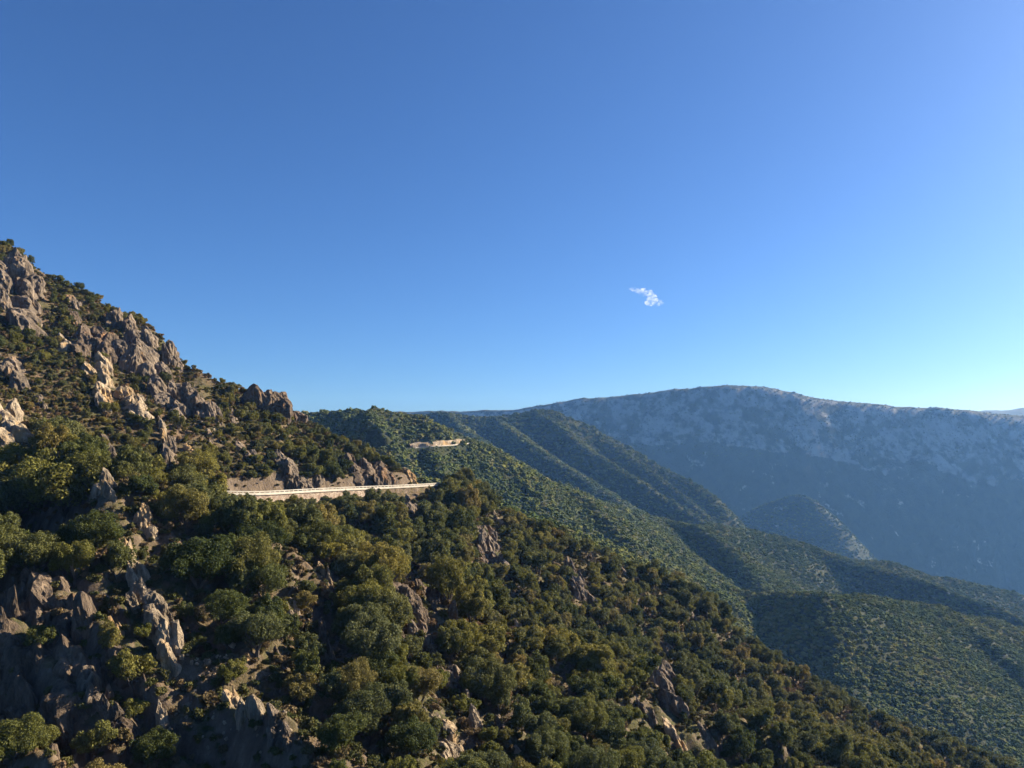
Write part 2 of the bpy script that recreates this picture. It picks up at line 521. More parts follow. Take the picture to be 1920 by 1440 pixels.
def spur_union(spurs, sm=10.0):
    pre = [(smooth_pl([P3(*q) for q in e[0]]), e[1], e[2], e[3] if len(e) > 3 else (0.15 if n == 0 else 0.8)) for n, e in enumerate(spurs)]
    def H(x, y):
        h = np.full(np.shape(x), -2e3)
        for pl, k, r, asym in pre:
            hh = np.full(np.shape(x), -2e3)
            for A, B in zip(pl[:-1], pl[1:]):
                d, zc, ex, ey = seg_dist(x, y, A, B)
                kk = k * (1 + asym * sstep(0.15, -0.75, (ex * 0.92 + ey * 0.39) / np.maximum(d, 1.0)))
                hh = np.maximum(hh, zc - kk * (np.sqrt(d * d + r * r) - r))
            h = smax(h, hh, sm)
        return h
    return H

# ridge with the second road, the long spur running away to the right, and the low ribs in front
MID = [
  ([(300,800,960),(520,785,930),(590,782,900),(640,776,890),(700,771,880),(745,777,890),(790,788,900),(830,806,890),(872,832,870),(950,873,900),(1017,905,960),(1080,925,1050),(1163,958,1160),(1250,982,1250),(1350,990,1340),(1450,1004,1400),(1540,1036,1430),(1632,1057,1460),(1757,1078,1500),(1867,1104,1520),(1960,1130,1540),(2150,1190,1560),(2400,1290,1580)], 0.62, 14),
  ([(1000,900,950),(1060,926,900),(1106,948,860),(1149,998,800),(1200,1060,740),(1260,1150,690)], 0.66, 8),
  ([(1235,980,1240),(1300,990,1180),(1345,1015,1120),(1395,1062,1040),(1440,1105,970),(1500,1180,880)], 0.70, 8),
  ([(1500,1022,1410),(1600,1062,1330),(1680,1082,1260),(1726,1099,1210),(1789,1124,1160),(1850,1140,1120),(1920,1164,1080),(2060,1210,1040)], 0.64, 10),
  ([(700,772,880),(690,800,820),(720,840,780),(770,900,720),(820,960,680)], 0.95, 6),
  ([(830,808,890),(800,840,800),(830,900,730),(900,980,650)], 0.85, 6),
]
LOW = [
  ([(1200,1068,1010),(1260,1080,950),(1330,1100,895),(1400,1109,840),(1480,1114,780),(1540,1121,735),(1556,1165,700),(1568,1215,668),(1592,1295,622),(1650,1360,585),(1760,1420,560),(1850,1490,540),(1950,1590,510)], 0.70, 7, 0.5),
  ([(800,905,470),(880,930,480),(960,958,505),(1060,1003,550),(1160,1044,595),(1240,1074,630),(1275,1110,640)], 0.95, 8, 0.0),
  ([(1540,1120,737),(1650,1126,800),(1750,1139,860),(1850,1163,900),(1920,1180,925),(2080,1240,940),(2300,1330,950)], 0.64, 9, 0.0),
  ([(1755,1140,862),(1840,1200,800),(1940,1290,740),(2020,1400,680),(2120,1520,620)], 0.74, 8, 0.8),
]
BACK = [
  ([(500,800,2100),(700,790,2050),(800,783,2000),(860,781,1980),(920,780,1980),(970,773,2000),(1000,770,2020),(1050,777,2050),(1100,801,2060),(1150,826,2060),(1200,852,2040),(1260,888,2000),(1310,912,1960),(1338,930,1930),(1350,990,1850),(1370,1080,1750)], 1.1, 14, 0.0),
  ([(1000,771,2020),(1035,790,1960),(1090,838,1860),(1150,880,1770),(1220,925,1690),(1290,962,1620),(1345,1000,1560)], 0.85, 9, 0.5),
  ([(930,781,1970),(950,800,1880),(1000,835,1760),(1060,872,1660),(1130,915,1560),(1200,960,1480)], 0.72, 9),
  ([(840,784,1980),(860,800,1860),(900,825,1740),(950,862,1600),(1020,910,1480)], 0.75, 8),
  ([(1110,806,2060),(1165,850,1990),(1230,895,1920),(1290,935,1850),(1330,975,1780)], 1.1, 8, 0.2),
]
H_mid0, H_low0, H_back0 = spur_union(MID, 9), spur_union(LOW, 7), spur_union(BACK, 12)
def H_mid_raw(x, y):
    kn = np.exp(-(((x / y) + 0.17) / 0.10) ** 2)
    return H_mid0(x, y) + 13 * gully(x, y, .0062, 5.1) + 5 * fbm(x * .009, y * .009, 4.4, 4) + kn * 5 * ridged(x * .03, y * .03, 1.1, 3)
def gully(x, y, f, seed):
    c = 0.82 * x + 0.57 * y; q = 0.57 * x - 0.82 * y
    w = 40 * pnoise(x * .004, y * .004, seed)
    return ridged((c + w) * f, q * f * 0.22, seed, 2) - 0.35
FR_PX = [(640,849),(700,845),(740,842),(775,840),(800,838),(830,836),(855,834),(870,832),(880,831)]
def _far_road():
    fr = []
    for px, py in FR_PX:
        u, w = ray(px, py); D = np.linspace(650, 1000, 900); z = H_mid_raw(u * D, D)
        k = int(np.argmax(z >= w * D)); fr.append([u * D[k], D[k], w * D[k]])
    fr = np.array(fr)
    t = np.r_[0, np.cumsum(np.linalg.norm(np.diff(fr[:, :2], axis=0), axis=1))]
    tt = np.arange(0, t[-1], 4.0)
    fr = np.stack([np.interp(tt, t, fr[:, k]) for k in range(3)], 1)
    for _ in range(25): fr[1:-1] = .25 * fr[:-2] + .5 * fr[1:-1] + .25 * fr[2:]
    return fr
fr = _far_road()
def H_mid(x, y):
    z = H_mid_raw(x, y)
    d = np.full(np.shape(x), 1e9); zr = np.zeros(np.shape(x))
    for A, B in zip(fr[:-1:2], fr[2::2]):
        dd, zc, _, _ = seg_dist(x, y, A, B)
        m = dd < d; d = np.where(m, dd, d); zr = np.where(m, zc, zr)
    w = sstep(15, 6, d)
    return z * (1 - w) + (zr - 0.2) * w
def H_low(x, y): return H_low0(x, y) + 7 * gully(x, y, .009, 3.3) + 3.5 * fbm(x * .012, y * .012, 9.4, 4)
def H_back(x, y): return H_back0(x, y) + 18 * gully(x, y, .0042, 8.2) + 7 * fbm(x * .006, y * .006, 6.4, 4)

def hill(name, px0, px1, nu, d0, d1, nv, H, mat):
    me, X, Y, Z = polar_mesh(name, px0, px1, nu, d0, d1, nv, H, mat)
    o = obj(name, me); o['kind'] = 'structure'
    return o, (X, Y, Z)
_, G_low = hill('low_wooded_spurs', 760, 2300, 330, 430, 1080, 220, H_low, M['hill'])
_, G_mid = hill('wooded_ridge', 420, 2300, 400, 640, 1780, 260, H_mid, M['hill'])
_, G_back = hill('back_ridge', 480, 1500, 260, 1380, 2400, 200, H_back, M['hill'])

FAR = [([(600,775,3900),(800,772,3800),(950,770,3700),(982,764,3650),(1000,767,3630),(1022,757,3600),(1060,752,3600),(1110,744,3600),(1180,742,3580),(1270,728,3560),(1330,725,3550),(1395,721,3540),(1470,732,3520),(1530,748,3500),(1600,756,3500),(1700,763,3480),(1800,771,3460),(1920,779,3440),(2100,800,3420),(2400,850,3400)], 1.32, 22, 0.0)]
KNOLL = [([(1400,966,2760),(1430,950,2730),(1462,936,2700),(1500,927,2670),(1530,940,2640),(1556,970,2610),(1578,1010,2580),(1600,1060,2540)], 1.2, 24, 0.0)]
H_far0, H_kn0 = spur_union(FAR, 20), spur_union(KNOLL, 10)
def H_far(x, y):
    h = H_far0(x, y)
    below = sstep(0, 120, 330 - h)
    r = ridged(x * 0.0026, y * 0.0009, 0.3, 3)
    z = h + below * 6 * (r - 0.3) + (5 + 5 * below) * fbm(x * .008, y * .008, 3.9, 5)
    return np.maximum(smax(z, H_kn0(x, y) + 8 * fbm(x * .01, y * .01, 1.9, 3), 14), -640 + 30 * fbm(x * .002, y * .002, 8.0, 3))
_, G_far = hill('far_mountain', 560, 2400, 460, 2050, 4300, 240, H_far, M['mountain'])

DIST = [([(1600,778,6900),(1760,773,6900),(1800,771,6900),(1840,772,6900),(1880,768,6900),(1915,763,6900),(1960,760,6900),(2100,764,6900),(2300,775,6900)], 0.45, 60)]
H_d0 = spur_union(DIST, 20)
hill('distant_mountain', 1500, 2400, 140, 6300, 7300, 40, lambda x, y: H_d0(x, y) + 25 * fbm(x * .003, y * .003, 1.9, 4), M['mountain'])

V = np.array([[-5200, -250, -660], [7200, -250, -660], [7200, 7700, -660], [-5200, 7700, -660]])
obj('valley_floor', mesh_np('valley_floor', V, np.array([[0, 1, 2, 3]]), M['ground']))['kind'] = 'structure'

# ================================================================== OBJECTS
# ------------------------------------------------------------------ near road
def strip(name, pts, offs, mat, smooth=False, close=False):
    """sweep a profile [(lateral, up)] along pts; lateral + is to the left of travel"""
    pts = np.asarray(pts); t = np.gradient(pts[:, :2], axis=0); t /= np.linalg.norm(t, axis=1)[:, None]
    nrm = np.stack([-t[:, 1], t[:, 0]], 1)
    offs = np.asarray(offs, float)
    n, m = len(pts), len(offs)
    V = np.zeros((n, m, 3))
    V[..., :2] = pts[:, None, :2] + nrm[:, None, :] * offs[None, :, 0:1]
    V[..., 2] = pts[:, None, 2] + offs[None, :, 1]
    Fq = grid_faces(n, m)
    if close:
        i = np.arange(n - 1)
        Fq = np.vstack([Fq, np.stack([i * m + m - 1, (i + 1) * m + m - 1, (i + 1) * m, i * m], 1)])
        Fq = np.vstack([Fq, ] + ([[[0, 1, 2, 3]], [[(n - 1) * m + k for k in (3, 2, 1, 0)]]] if m == 4 else []))
    return mesh_np(name, V.reshape(-1, 3), Fq, mat, smooth)

road = obj('road', strip('road', ROAD, [(4.2, 0.02), (3.2, 0.03), (0, 0.06), (-3.3, 0.03), (-3.9, 0.02)], M['asphalt'])); road['kind'] = 'structure'
for off in (3.0, -3.0):
    me = strip('road_edge_line', ROAD, [(off + 0.08, 0.055), (off - 0.08, 0.055)], M['whitewash'])
    o = obj('road_edge_line', me); o['kind'] = 'structure'
kerb = obj('road_verge', strip('road_verge', ROAD, [(5.3, 0.18), (4.8, 0.12), (4.25, 0.03)], M['verge'])); kerb['kind'] = 'structure'

def box(cx, cy, cz, sx, sy, sz):
    v = np.array([[x, y, z] for x in (-.5, .5) for y in (-.5, .5) for z in (-.5, .5)]) * [sx, sy, sz] + [cx, cy, cz]
    f = np.array([[0, 1, 3, 2], [4, 6, 7, 5], [0, 4, 5, 1], [2, 3, 7, 6], [0, 2, 6, 4], [1, 5, 7, 3]])
    return v, f

rail = empty('road_parapet', tuple(ROAD[60]))
tag(rail, 'long pale parapet railing along the outer edge of the near road', 'parapet')
base = Vector(ROAD[60])
RR = ROAD - ROAD[60]
obj('plinth', strip('plinth', RR, [(-3.85, -0.25), (-3.85, 0.42), (-4.35, 0.42), (-4.35, -0.25)], M['whitewash'], close=True), rail)
obj('top_rail', strip('top_rail', RR, [(-3.95, 0.74), (-3.95, 1.04), (-4.25, 1.04), (-4.25, 0.74)], M['whitewash'], close=True), rail)
v, f = box(0, 0, 0.56, 0.34, 0.24, 0.54)
post_me = mesh_np('post', v, f, M['whitewash'])
tg = np.gradient(ROAD[:, :2], axis=0); tg /= np.linalg.norm(tg, axis=1)[:, None]
for i in range(1, len(ROAD) - 1):
    o = obj('post', post_me, rail)
    nx, ny = -tg[i, 1], tg[i, 0]
    o.location = (RR[i, 0] - 4.1 * nx, RR[i, 1] - 4.1 * ny, RR[i, 2])
    o.rotation_euler = (0, 0, math.atan2(tg[i, 1], tg[i, 0]))
rpx, rpy = project(ROAD)
sel = np.where((rpx > 455) & (rpx < 700))[0]
wall_pts = ROAD[sel] - ROAD[sel[0]]
rw = empty('retaining_wall', tuple(ROAD[sel[0]]))
tag(rw, 'pinkish stone retaining wall holding up the near road', 'wall')
obj('masonry_face', strip('masonry_face', wall_pts, [(-4.3, -0.2), (-4.45, -0.25), (-5.6, -9.5), (-4.3, -9.5)], M['masonry'], close=True), rw)
obj('coping', strip('coping', wall_pts, [(-4.2, -0.28), (-4.2, -0.05), (-4.8, -0.05), (-4.8, -0.28)], M['concrete'], close=True), rw)
def tube(p0, p1, r0, r1, n=7):
    p0, p1 = np.array(p0, float), np.array(p1, float)
    a = p1 - p0; L = np.linalg.norm(a); a /= L
    h = np.cross(a, [0, 0, 1] if abs(a[2]) < .9 else [1, 0, 0]); h /= np.linalg.norm(h); k = np.cross(a, h)
    th = np.linspace(0, 2 * math.pi, n, endpoint=False)
    c = np.cos(th)[:, None] * h + np.sin(th)[:, None] * k
    V = np.vstack([p0 + c * r0, p1 + c * r1])
    i = np.arange(n); j = (i + 1) % n
    return V, np.stack([i, j, j + n, i + n], 1)
def join(parts):
    Vs, Fs, o = [], [], 0
    for v, f in parts:
        Vs.append(v); Fs.append(np.asarray(f) + o); o += len(v)
    return np.vstack(Vs), np.vstack(Fs)
for px, lab in ((582, 'thin grey roadside pole beside the triangular rock face'), (690, 'thin grey roadside pole in front of the dark road cutting')):
    i = int(np.argmin(np.abs(rpx - px)))
    nx, ny = -tg[i, 1], tg[i, 0]
    pl = empty('roadside_pole', (ROAD[i, 0] + 3.7 * nx, ROAD[i, 1] + 3.7 * ny, ROAD[i, 2]))
    tag(pl, lab, 'pole')
    v, f = join([tube((0, 0, -.2), (0, 0, 3.2), .06, .05)]); obj('shaft', mesh_np('shaft', v, f, M['steel']), pl)
    v, f = box(0, 0, 3.0, 0.5, 0.06, 0.5); obj('plate', mesh_np('plate', v, f, M['steel']), pl)

# ------------------------------------------------------------------ far road on the ridge behind
o = obj('far_road', strip('far_road', fr, [(4.5, 0.1), (-4.5, 0.1)], M['asphalt'])); o['kind'] = 'structure'
fpx, _ = project(fr)
vis = fr[fpx > 772]
fw = empty('far_road_wall', tuple(vis[0])); tag(fw, 'pale low wall edging the distant road on the ridge behind', 'wall')
vv = vis - vis[0]
obj('wall_face', strip('wall_face', vv, [(-4.2, -3.0), (-4.2, 0.8), (-4.9, 0.8), (-5.6, -3.0)], M['concrete'], close=True), fw)
fc = empty('rock_cutting', tuple(vis[0])); tag(fc, 'pale rock cutting above the distant road', 'cutting')
n = len(vv)
prof = np.array([(4.6, 0), (5.2, 2.0), (6.2, 4.0), (8.5, 5.2)])
me = strip('cut_face', vv, prof, M['rock_pale'])
co = np.zeros(len(me.vertices) * 3, np.float32); me.vertices.foreach_get('co', co); co = co.reshape(-1, 3)
co += 1.3 * np.stack([fbm(co[:, 0] * .2 + k * 9, co[:, 1] * .2, co[:, 2] * .2, 3) for k in range(3)], 1)
me.vertices.foreach_set('co', co.ravel().astype(np.float32)); me.update()
obj('cut_face', me, fc)

# ------------------------------------------------------------------ rock outcrops
def ico(level):
    import bmesh
    bm = bmesh.new(); bmesh.ops.create_icosphere(bm, subdivisions=level, radius=1.0)
    V = np.array([v.co[:] for v in bm.verts]); Fq = np.array([[v.index for v in f.verts] for f in bm.faces])
    bm.free(); return V, Fq
ICO = {k: ico(k) for k in (2, 3, 4, 5)}

def slab(r, level, w, d, h, seed):
    """angular rock: a sphere cut by random steep planes, w x d wide, h tall, base at z = 0"""
    V, Fq = ICO[level]
    n = 15
    az = r.uniform(0, 2 * math.pi, n); el = r.normal(0.12, 0.33, n)
    N = np.stack([np.cos(az) * np.cos(el), np.sin(az) * np.cos(el), np.sin(el)], 1)
    N = np.vstack([N, [[r.normal(0, .25), r.normal(0, .25), 1]], [[r.normal(.5, .4), r.normal(0, .4), .7]], [[r.normal(-.5, .4), r.normal(-.3, .4), .7]]])
    N /= np.linalg.norm(N, axis=1)[:, None]
    dd = r.uniform(0.55, 1.0, len(N))
    q = V @ N.T
    R = np.min(np.where(q > 0.05, dd / np.maximum(q, 0.05), 9), axis=1)
    R = np.minimum(R, 1.35)
    P = V * R[:, None]
    P[:, 2] = P[:, 2] + 0.25 * r.uniform(-1, 1) * P[:, 0]
    # narrower towards the top
    tz = np.clip((P[:, 2] + 1) / 2, 0, 1)
    P[:, :2] *= (1.12 - 0.46 * tz)[:, None]
    P = P * [w / 2, d / 2, h / 2]
    P[:, 2] += h * 0.42
    # vertical grooves, ledges and grain
    so = seed * 3.7
    m = min(w, d)
    g = ridged(P[:, 0] * 2.6 / m + so, P[:, 1] * 2.6 / m, P[:, 2] * 0.55 / m, 3)
    f2 = fbm(P[:, 0] * 4.5 / m + so, P[:, 1] * 4.5 / m, P[:, 2] * 2.0 / m, 4)
    out = V.copy(); out[:, 2] *= 0.3
    P += out * (0.13 * m * g + 0.12 * m * f2)[:, None]
    if m > 3.0:         # cracks and flutes of fixed real size on the larger faces
        c1 = ridged(P[:, 0] * 0.42 + so, P[:, 1] * 0.42, P[:, 2] * 0.10, 2)
        c2 = fbm(P[:, 0] * 0.9 + so, P[:, 1] * 0.9, P[:, 2] * 0.45, 3)
        P += out * (0.55 * c1 + 0.40 * c2)[:, None]
    P[:, 2] += 0.05 * m * np.floor(3 * fbm(P[:, 0] / m + so, P[:, 1] / m, 0.0, 2))
    return P, Fq

CRAGS = []      # (px, py top), (px, py bottom), width px, number of slabs, material, label
def crag(x0, y0, x1, y1, w, n, mat, label, level=4, name='rock_crag', prot=0.55):
    CRAGS.append((x0, y0, x1, y1, w, n, mat, label, level, name, prot))

crag(35,490,55,632,115,10,'rock','huge grey cliff at the left edge just under the skyline',4,'rock_cliff',.45)
crag(-60,470,-70,600,110,6,'rock','grey cliff running out of the left edge of the picture',3,'rock_cliff',.45)
crag(165,602,190,684,95,8,'rock_dark','dark grey wall of rock left of the ochre streaked cliff',4,'rock_cliff',.45)
crag(252,606,268,722,105,11,'rock','tall ochre streaked cliff below two skyline bushes',4,'rock_cliff',.5)
crag(306,622,330,694,46,5,'rock','stepped rock shoulder on the skyline right of the ochre streaked cliff',4,'rock_crag',.5)
crag(197,676,204,778,54,7,'rock_pale','pale jagged pinnacle with a lone spike on its top',4,'rock_pinnacle',.6)
crag(232,738,258,786,58,5,'rock_pale','pale broken slabs at the foot of the jagged pinnacle',4)
crag(300,728,322,778,74,6,'rock','rounded grey domes under the dry ledge',4)
crag(356,690,402,792,58,7,'rock','long grey buttress right of the rounded domes',4)
crag(498,733,528,776,84,6,'rock_dark','dark blocky crag standing up on the skyline above the trees',4)
crag(553,772,576,793,36,4,'rock_dark','small dark knob at the end of the skyline crag',4)
crag(8,664,40,735,50,5,'rock','grey rock fin at the left edge below the huge cliff',4)
crag(121,632,129,668,24,3,'rock_pale','short pale stump right under the huge cliff',3)
crag(2,758,28,855,64,6,'rock_pale','beige sunlit rocks at the left edge above the big oaks',4)
crag(68,742,74,766,24,3,'rock','small grey stone among bushes near the left edge',3)
crag(303,783,313,842,18,3,'rock_pale','slim pale finger of rock standing alone',4,'rock_pinnacle',.9)
crag(322,826,330,884,40,4,'rock','ragged grey outcrop below the slim pale finger',4)
crag(354,832,362,868,20,3,'rock_pale','small pale wedge right of the slim finger',3)
crag(394,812,398,842,16,2,'rock','little grey tooth of rock in the upper scrub',3)
crag(196,822,214,872,26,4,'rock','narrow grey outcrop between bushes left of the slim finger',3)
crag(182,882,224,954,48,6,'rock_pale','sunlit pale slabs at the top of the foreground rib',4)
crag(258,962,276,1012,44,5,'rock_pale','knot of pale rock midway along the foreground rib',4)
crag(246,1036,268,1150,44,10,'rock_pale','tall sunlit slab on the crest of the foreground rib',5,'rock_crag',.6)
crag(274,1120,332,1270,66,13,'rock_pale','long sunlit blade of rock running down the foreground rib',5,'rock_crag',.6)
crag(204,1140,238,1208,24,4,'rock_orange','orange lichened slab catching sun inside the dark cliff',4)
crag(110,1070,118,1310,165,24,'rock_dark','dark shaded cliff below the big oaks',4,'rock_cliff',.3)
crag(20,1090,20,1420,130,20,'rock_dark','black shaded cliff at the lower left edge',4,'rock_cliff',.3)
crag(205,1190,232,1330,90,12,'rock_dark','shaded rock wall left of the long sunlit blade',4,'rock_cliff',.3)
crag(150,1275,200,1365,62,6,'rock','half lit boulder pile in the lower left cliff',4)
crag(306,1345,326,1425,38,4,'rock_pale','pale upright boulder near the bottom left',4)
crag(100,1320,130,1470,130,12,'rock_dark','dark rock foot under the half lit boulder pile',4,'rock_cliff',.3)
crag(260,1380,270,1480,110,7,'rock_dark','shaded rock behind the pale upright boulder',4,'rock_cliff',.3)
crag(425,1316,480,1382,50,6,'rock_pale','broken sunlit rocks on the lower foreground rib',4)
crag(500,1366,545,1408,40,4,'rock','low rocks at the tail of the foreground rib',4)
crag(518,868,552,914,56,7,'rock','triangular grey rock face above the near road',4)
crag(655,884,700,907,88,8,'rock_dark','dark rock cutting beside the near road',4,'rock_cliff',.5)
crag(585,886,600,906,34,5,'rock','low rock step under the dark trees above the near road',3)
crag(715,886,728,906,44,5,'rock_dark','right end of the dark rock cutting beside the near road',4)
crag(752,880,774,905,36,5,'rock_orange','orange sunlit rock at the bend of the near road',4)
crag(596,1048,606,1082,18,3,'rock_pale','pale stub of rock among oaks below the retaining wall',4)
crag(616,1070,628,1122,15,4,'rock_pale','thin pale fin below the pale stub',4)
crag(540,1140,562,1204,24,4,'rock_pale','leaning pale spike between two big oaks',4)
crag(600,1188,632,1278,28,5,'rock','slender leaning grey slab lit on its right edge',5)
crag(528,1222,540,1262,20,3,'rock','small reddish rock left of the slender leaning slab',3)
crag(742,1092,784,1164,62,6,'rock_dark','broad dark slab with a lit right edge',5)
crag(792,1116,838,1190,50,6,'rock_dark','dark stepped slab right below the broad dark slab',5)
crag(745,1178,762,1234,32,4,'rock_dark','dark horn of rock below the broad slab',4)
crag(776,1178,814,1254,38,6,'rock','pointed split crag with a bright edge',5)
crag(838,1258,862,1304,50,5,'rock','tumbled grey rock below the pointed split crag',4)
crag(884,1306,908,1384,40,6,'rock_pale','fluted pale crag near the bottom centre',5)
crag(832,1362,862,1452,62,8,'rock_pale','sunlit pale crag cut by the bottom edge',5)
crag(934,1350,944,1400,24,3,'rock','upright grey block right of the fluted crag',4)
crag(968,1402,984,1436,20,3,'rock_pale','small pale rock at the bottom centre',4)
crag(764,934,776,974,30,4,'rock','grey rock knob just below the road bend',4)
crag(912,1004,938,1078,52,6,'rock','rounded grey crag on the sunny spur',5)
crag(928,962,942,992,18,3,'rock_pale','small pale rock on the spur edge above the rounded crag',3)
crag(900,1030,912,1062,24,3,'rock_dark','dark rock left of the rounded grey crag',3)
crag(936,1130,956,1186,20,4,'rock_pale','thin pale rocks by the scree',4)
crag(968,1150,978,1186,14,3,'rock_pale','narrow pale splinter right of the scree rocks',3)
crag(1068,1060,1108,1152,40,6,'rock','long grey outcrop high on the sunny spur',5)
crag(1162,1060,1178,1087,15,3,'rock_pale','pale boulder on the spur edge against the valley',4)
crag(1210,1256,1284,1360,78,9,'rock','large triangular slab on the right part of the slope',5)
crag(1186,1314,1236,1362,28,4,'rock','low grey rocks left of the large triangular slab',4)
crag(1252,1362,1290,1424,30,5,'rock_pale','pale rocks below the large triangular slab',4)
crag(1312,1370,1354,1424,24,4,'rock','grey rocks at the lower right of the slope',4)
crag(1236,1208,1262,1236,22,3,'rock','small slanting slab above the large triangular slab',3)
crag(1340,1132,1362,1158,14,2,'rock_pale','pale rocks on the far edge of the spur',3)
crag(640,1010,650,1034,16,2,'rock','small rock in the oak wood below the road',3)
crag(1290,1150,1312,1176,16,2,'rock','small rock among scrub near the spur edge',3)
crag(690,1006,712,1030,20,3,'rock','rock at the head of the scree below the road',3)
crag(455,840,470,868,26,3,'rock','rock in the brown scrub above the near road',3)
crag(130,560,150,585,26,3,'rock','rock step on the skyline between the two cliffs',3)
crag(430,770,446,800,20,3,'rock','grey rock in the woods above the long buttress',3)

crag_info = []
for k, (x0, y0, x1, y1, wpx, n, mat, label, level, name, prot) in enumerate(CRAGS):
    pb = hit_near(x1, y1); pt = hit_near(x0, y0)
    if pb is None and pt is None: continue
    if pb is None: pb = pt - [0, 0, 5]
    D = pb[1]
    hpx = math.hypot(x1 - x0, y1 - y0)
    wid = wpx * D / F
    # image-plane height of the outcrop at this distance; the top may lie deeper on the slope
    if pt is None or pt[1] > pb[1] + 4.0 * hpx * D / F + 8:
        pt = P3(x0, y0, D + 0.25 * hpx * D / F)
    r = np.random.default_rng(100 + k)
    axis = pt - pb; L = np.linalg.norm(axis)
    parts = []
    Himg = hpx * D / F
    cw = wid * (0.62 if n > 3 else 0.8)
    for tq in (() if prot < .4 else (0.3, 0.62) if L > 1.2 * wid else (0.42,)):
        hS = max(Himg * 0.62, cw * 0.8)
        V, Fq = slab(r, level, cw, cw * 0.9, hS, k * 13 + 77)
        R = np.array(Matrix.Rotation(-math.radians(12), 3, 'Y'))
        b0 = pb + axis * tq
        b0[2] = max(float(H_near(b0[0], b0[1])), b0[2] - .35 * Himg) - .42 * hS
        parts.append((V @ R.T + b0 - pb, Fq))
    for i in range(n):
        tq = (i + 0.5) / n
        base = pb + axis * (tq * 0.86)
        lat = r.uniform(-.38, .38) * wid
        cliff = 'cliff' in name
        wS = wid * (r.uniform(0.24, 0.46) if cliff else r.uniform(0.38, 0.66)) * (1.0 if n > 3 else 1.3)
        dS = wS * r.uniform(0.7, 1.3)
        hS = max(Himg * (r.uniform(0.36, 0.66) if cliff else r.uniform(0.5, 0.86) if n <= 6 else r.uniform(0.42, 0.74)), wS * 1.3)
        V, Fq = slab(r, level if wS * F / D > 9 else min(level, 3), wS, dS, hS, k * 13 + i)
        # lean like the strata: towards the upper left
        lean = math.radians(r.normal(14, 6)); rz = r.uniform(-.5, .5)
        R = np.array(Matrix.Rotation(-lean, 3, 'Y') @ Matrix.Rotation(rz, 3, 'Z'))
        V = V @ R.T
        bx = base + np.array([lat, r.uniform(-.15, .25) * wid, 0])
        gz = float(H_near(bx[0], bx[1]))
        bx[2] = max(gz, base[2] - 0.35 * Himg) - (0.24 if prot > .4 else 0.55) * hS
        parts.append((V + bx - pb, Fq))
    V, Fq = join(parts)
    o = obj(name, mesh_np(name, V, Fq, M[mat], False))
    o.location = pb
    tag(o, label, 'cliff' if 'cliff' in name else 'rock')
    crag_info.append((label, (x0 + x1) / 2, (y0 + y1) / 2, wpx, hpx, D))

# ------------------------------------------------------------------ trees
def crown_mesh(name, r, nleaf, leaf, lobes, mat, flat=0.82):
    """crown of radius 1 (x, y), centre at z = flat: leaf sprigs over many lobes"""
    C = []
    nm = max(4, lobes // 6)
    for i in range(nm):
        a = 2 * math.pi * (i + r.uniform(-.35, .35)) / nm * 1.618 * 2; zz = r.uniform(-0.30, 0.75)
        q = math.sqrt(max(0, 1 - zz * zz)) * r.uniform(0.30, 0.62)
        cx, cy_, cz, R = math.cos(a) * q, math.sin(a) * q, zz * 0.62 * flat, r.uniform(0.28, 0.46)
        C.append([cx, cy_, cz, R * 0.8])
        for j in range(6):
            d = r.normal(size=3); d[2] += 0.35; d /= np.linalg.norm(d)
            C.append([cx + d[0] * R, cy_ + d[1] * R, cz + d[2] * R * flat, r.uniform(0.11, 0.22)])
    C.append([0, 0, 0, 0.42])
    C = np.array(C)
    pr = C[:, 3] ** 1.7; pr /= pr.sum()
    idx = r.choice(len(C), nleaf, p=pr)
    d = r.normal(size=(nleaf, 3)); d[:, 2] += 0.25; d /= np.linalg.norm(d, axis=1)[:, None]
    rad = C[idx, 3] * np.where(r.random(nleaf) < 0.75, r.uniform(0.86, 1.08, nleaf), r.uniform(0.5, 0.9, nleaf))
    P = C[idx, :3] + d * rad[:, None]
    nrm = d + 0.55 * r.normal(size=(nleaf, 3)); nrm /= np.linalg.norm(nrm, axis=1)[:, None]
    t = np.cross(nrm, r.normal(size=(nleaf, 3))); t /= np.linalg.norm(t, axis=1)[:, None]
    b = np.cross(nrm, t)
    s = (leaf * r.uniform(0.6, 1.4, nleaf))[:, None]
    V = np.stack([P - t * s, P + b * s * 0.55 + nrm * s * .15, P + t * s, P - b * s * 0.55 + nrm * s * .15], 1).reshape(-1, 3)
    V[:, 2] += flat
    return mesh_np(name, V, np.arange(nleaf * 4).reshape(-1, 4), mat)

def trunk_mesh(r, h=0.9):
    parts = []
    p = np.array([0, 0, -0.55]); q = np.array([r.uniform(-.08, .08), r.uniform(-.08, .08), 0.18 * h])
    parts.append(tube(p, q, 0.085, 0.06))
    for i in range(5):
        a = r.uniform(0, 6.28); e = q + np.array([math.cos(a) * .42, math.sin(a) * .42, r.uniform(.3, .7)])
        parts.append(tube(q, e, 0.042, 0.015, 5))
    return join(parts)

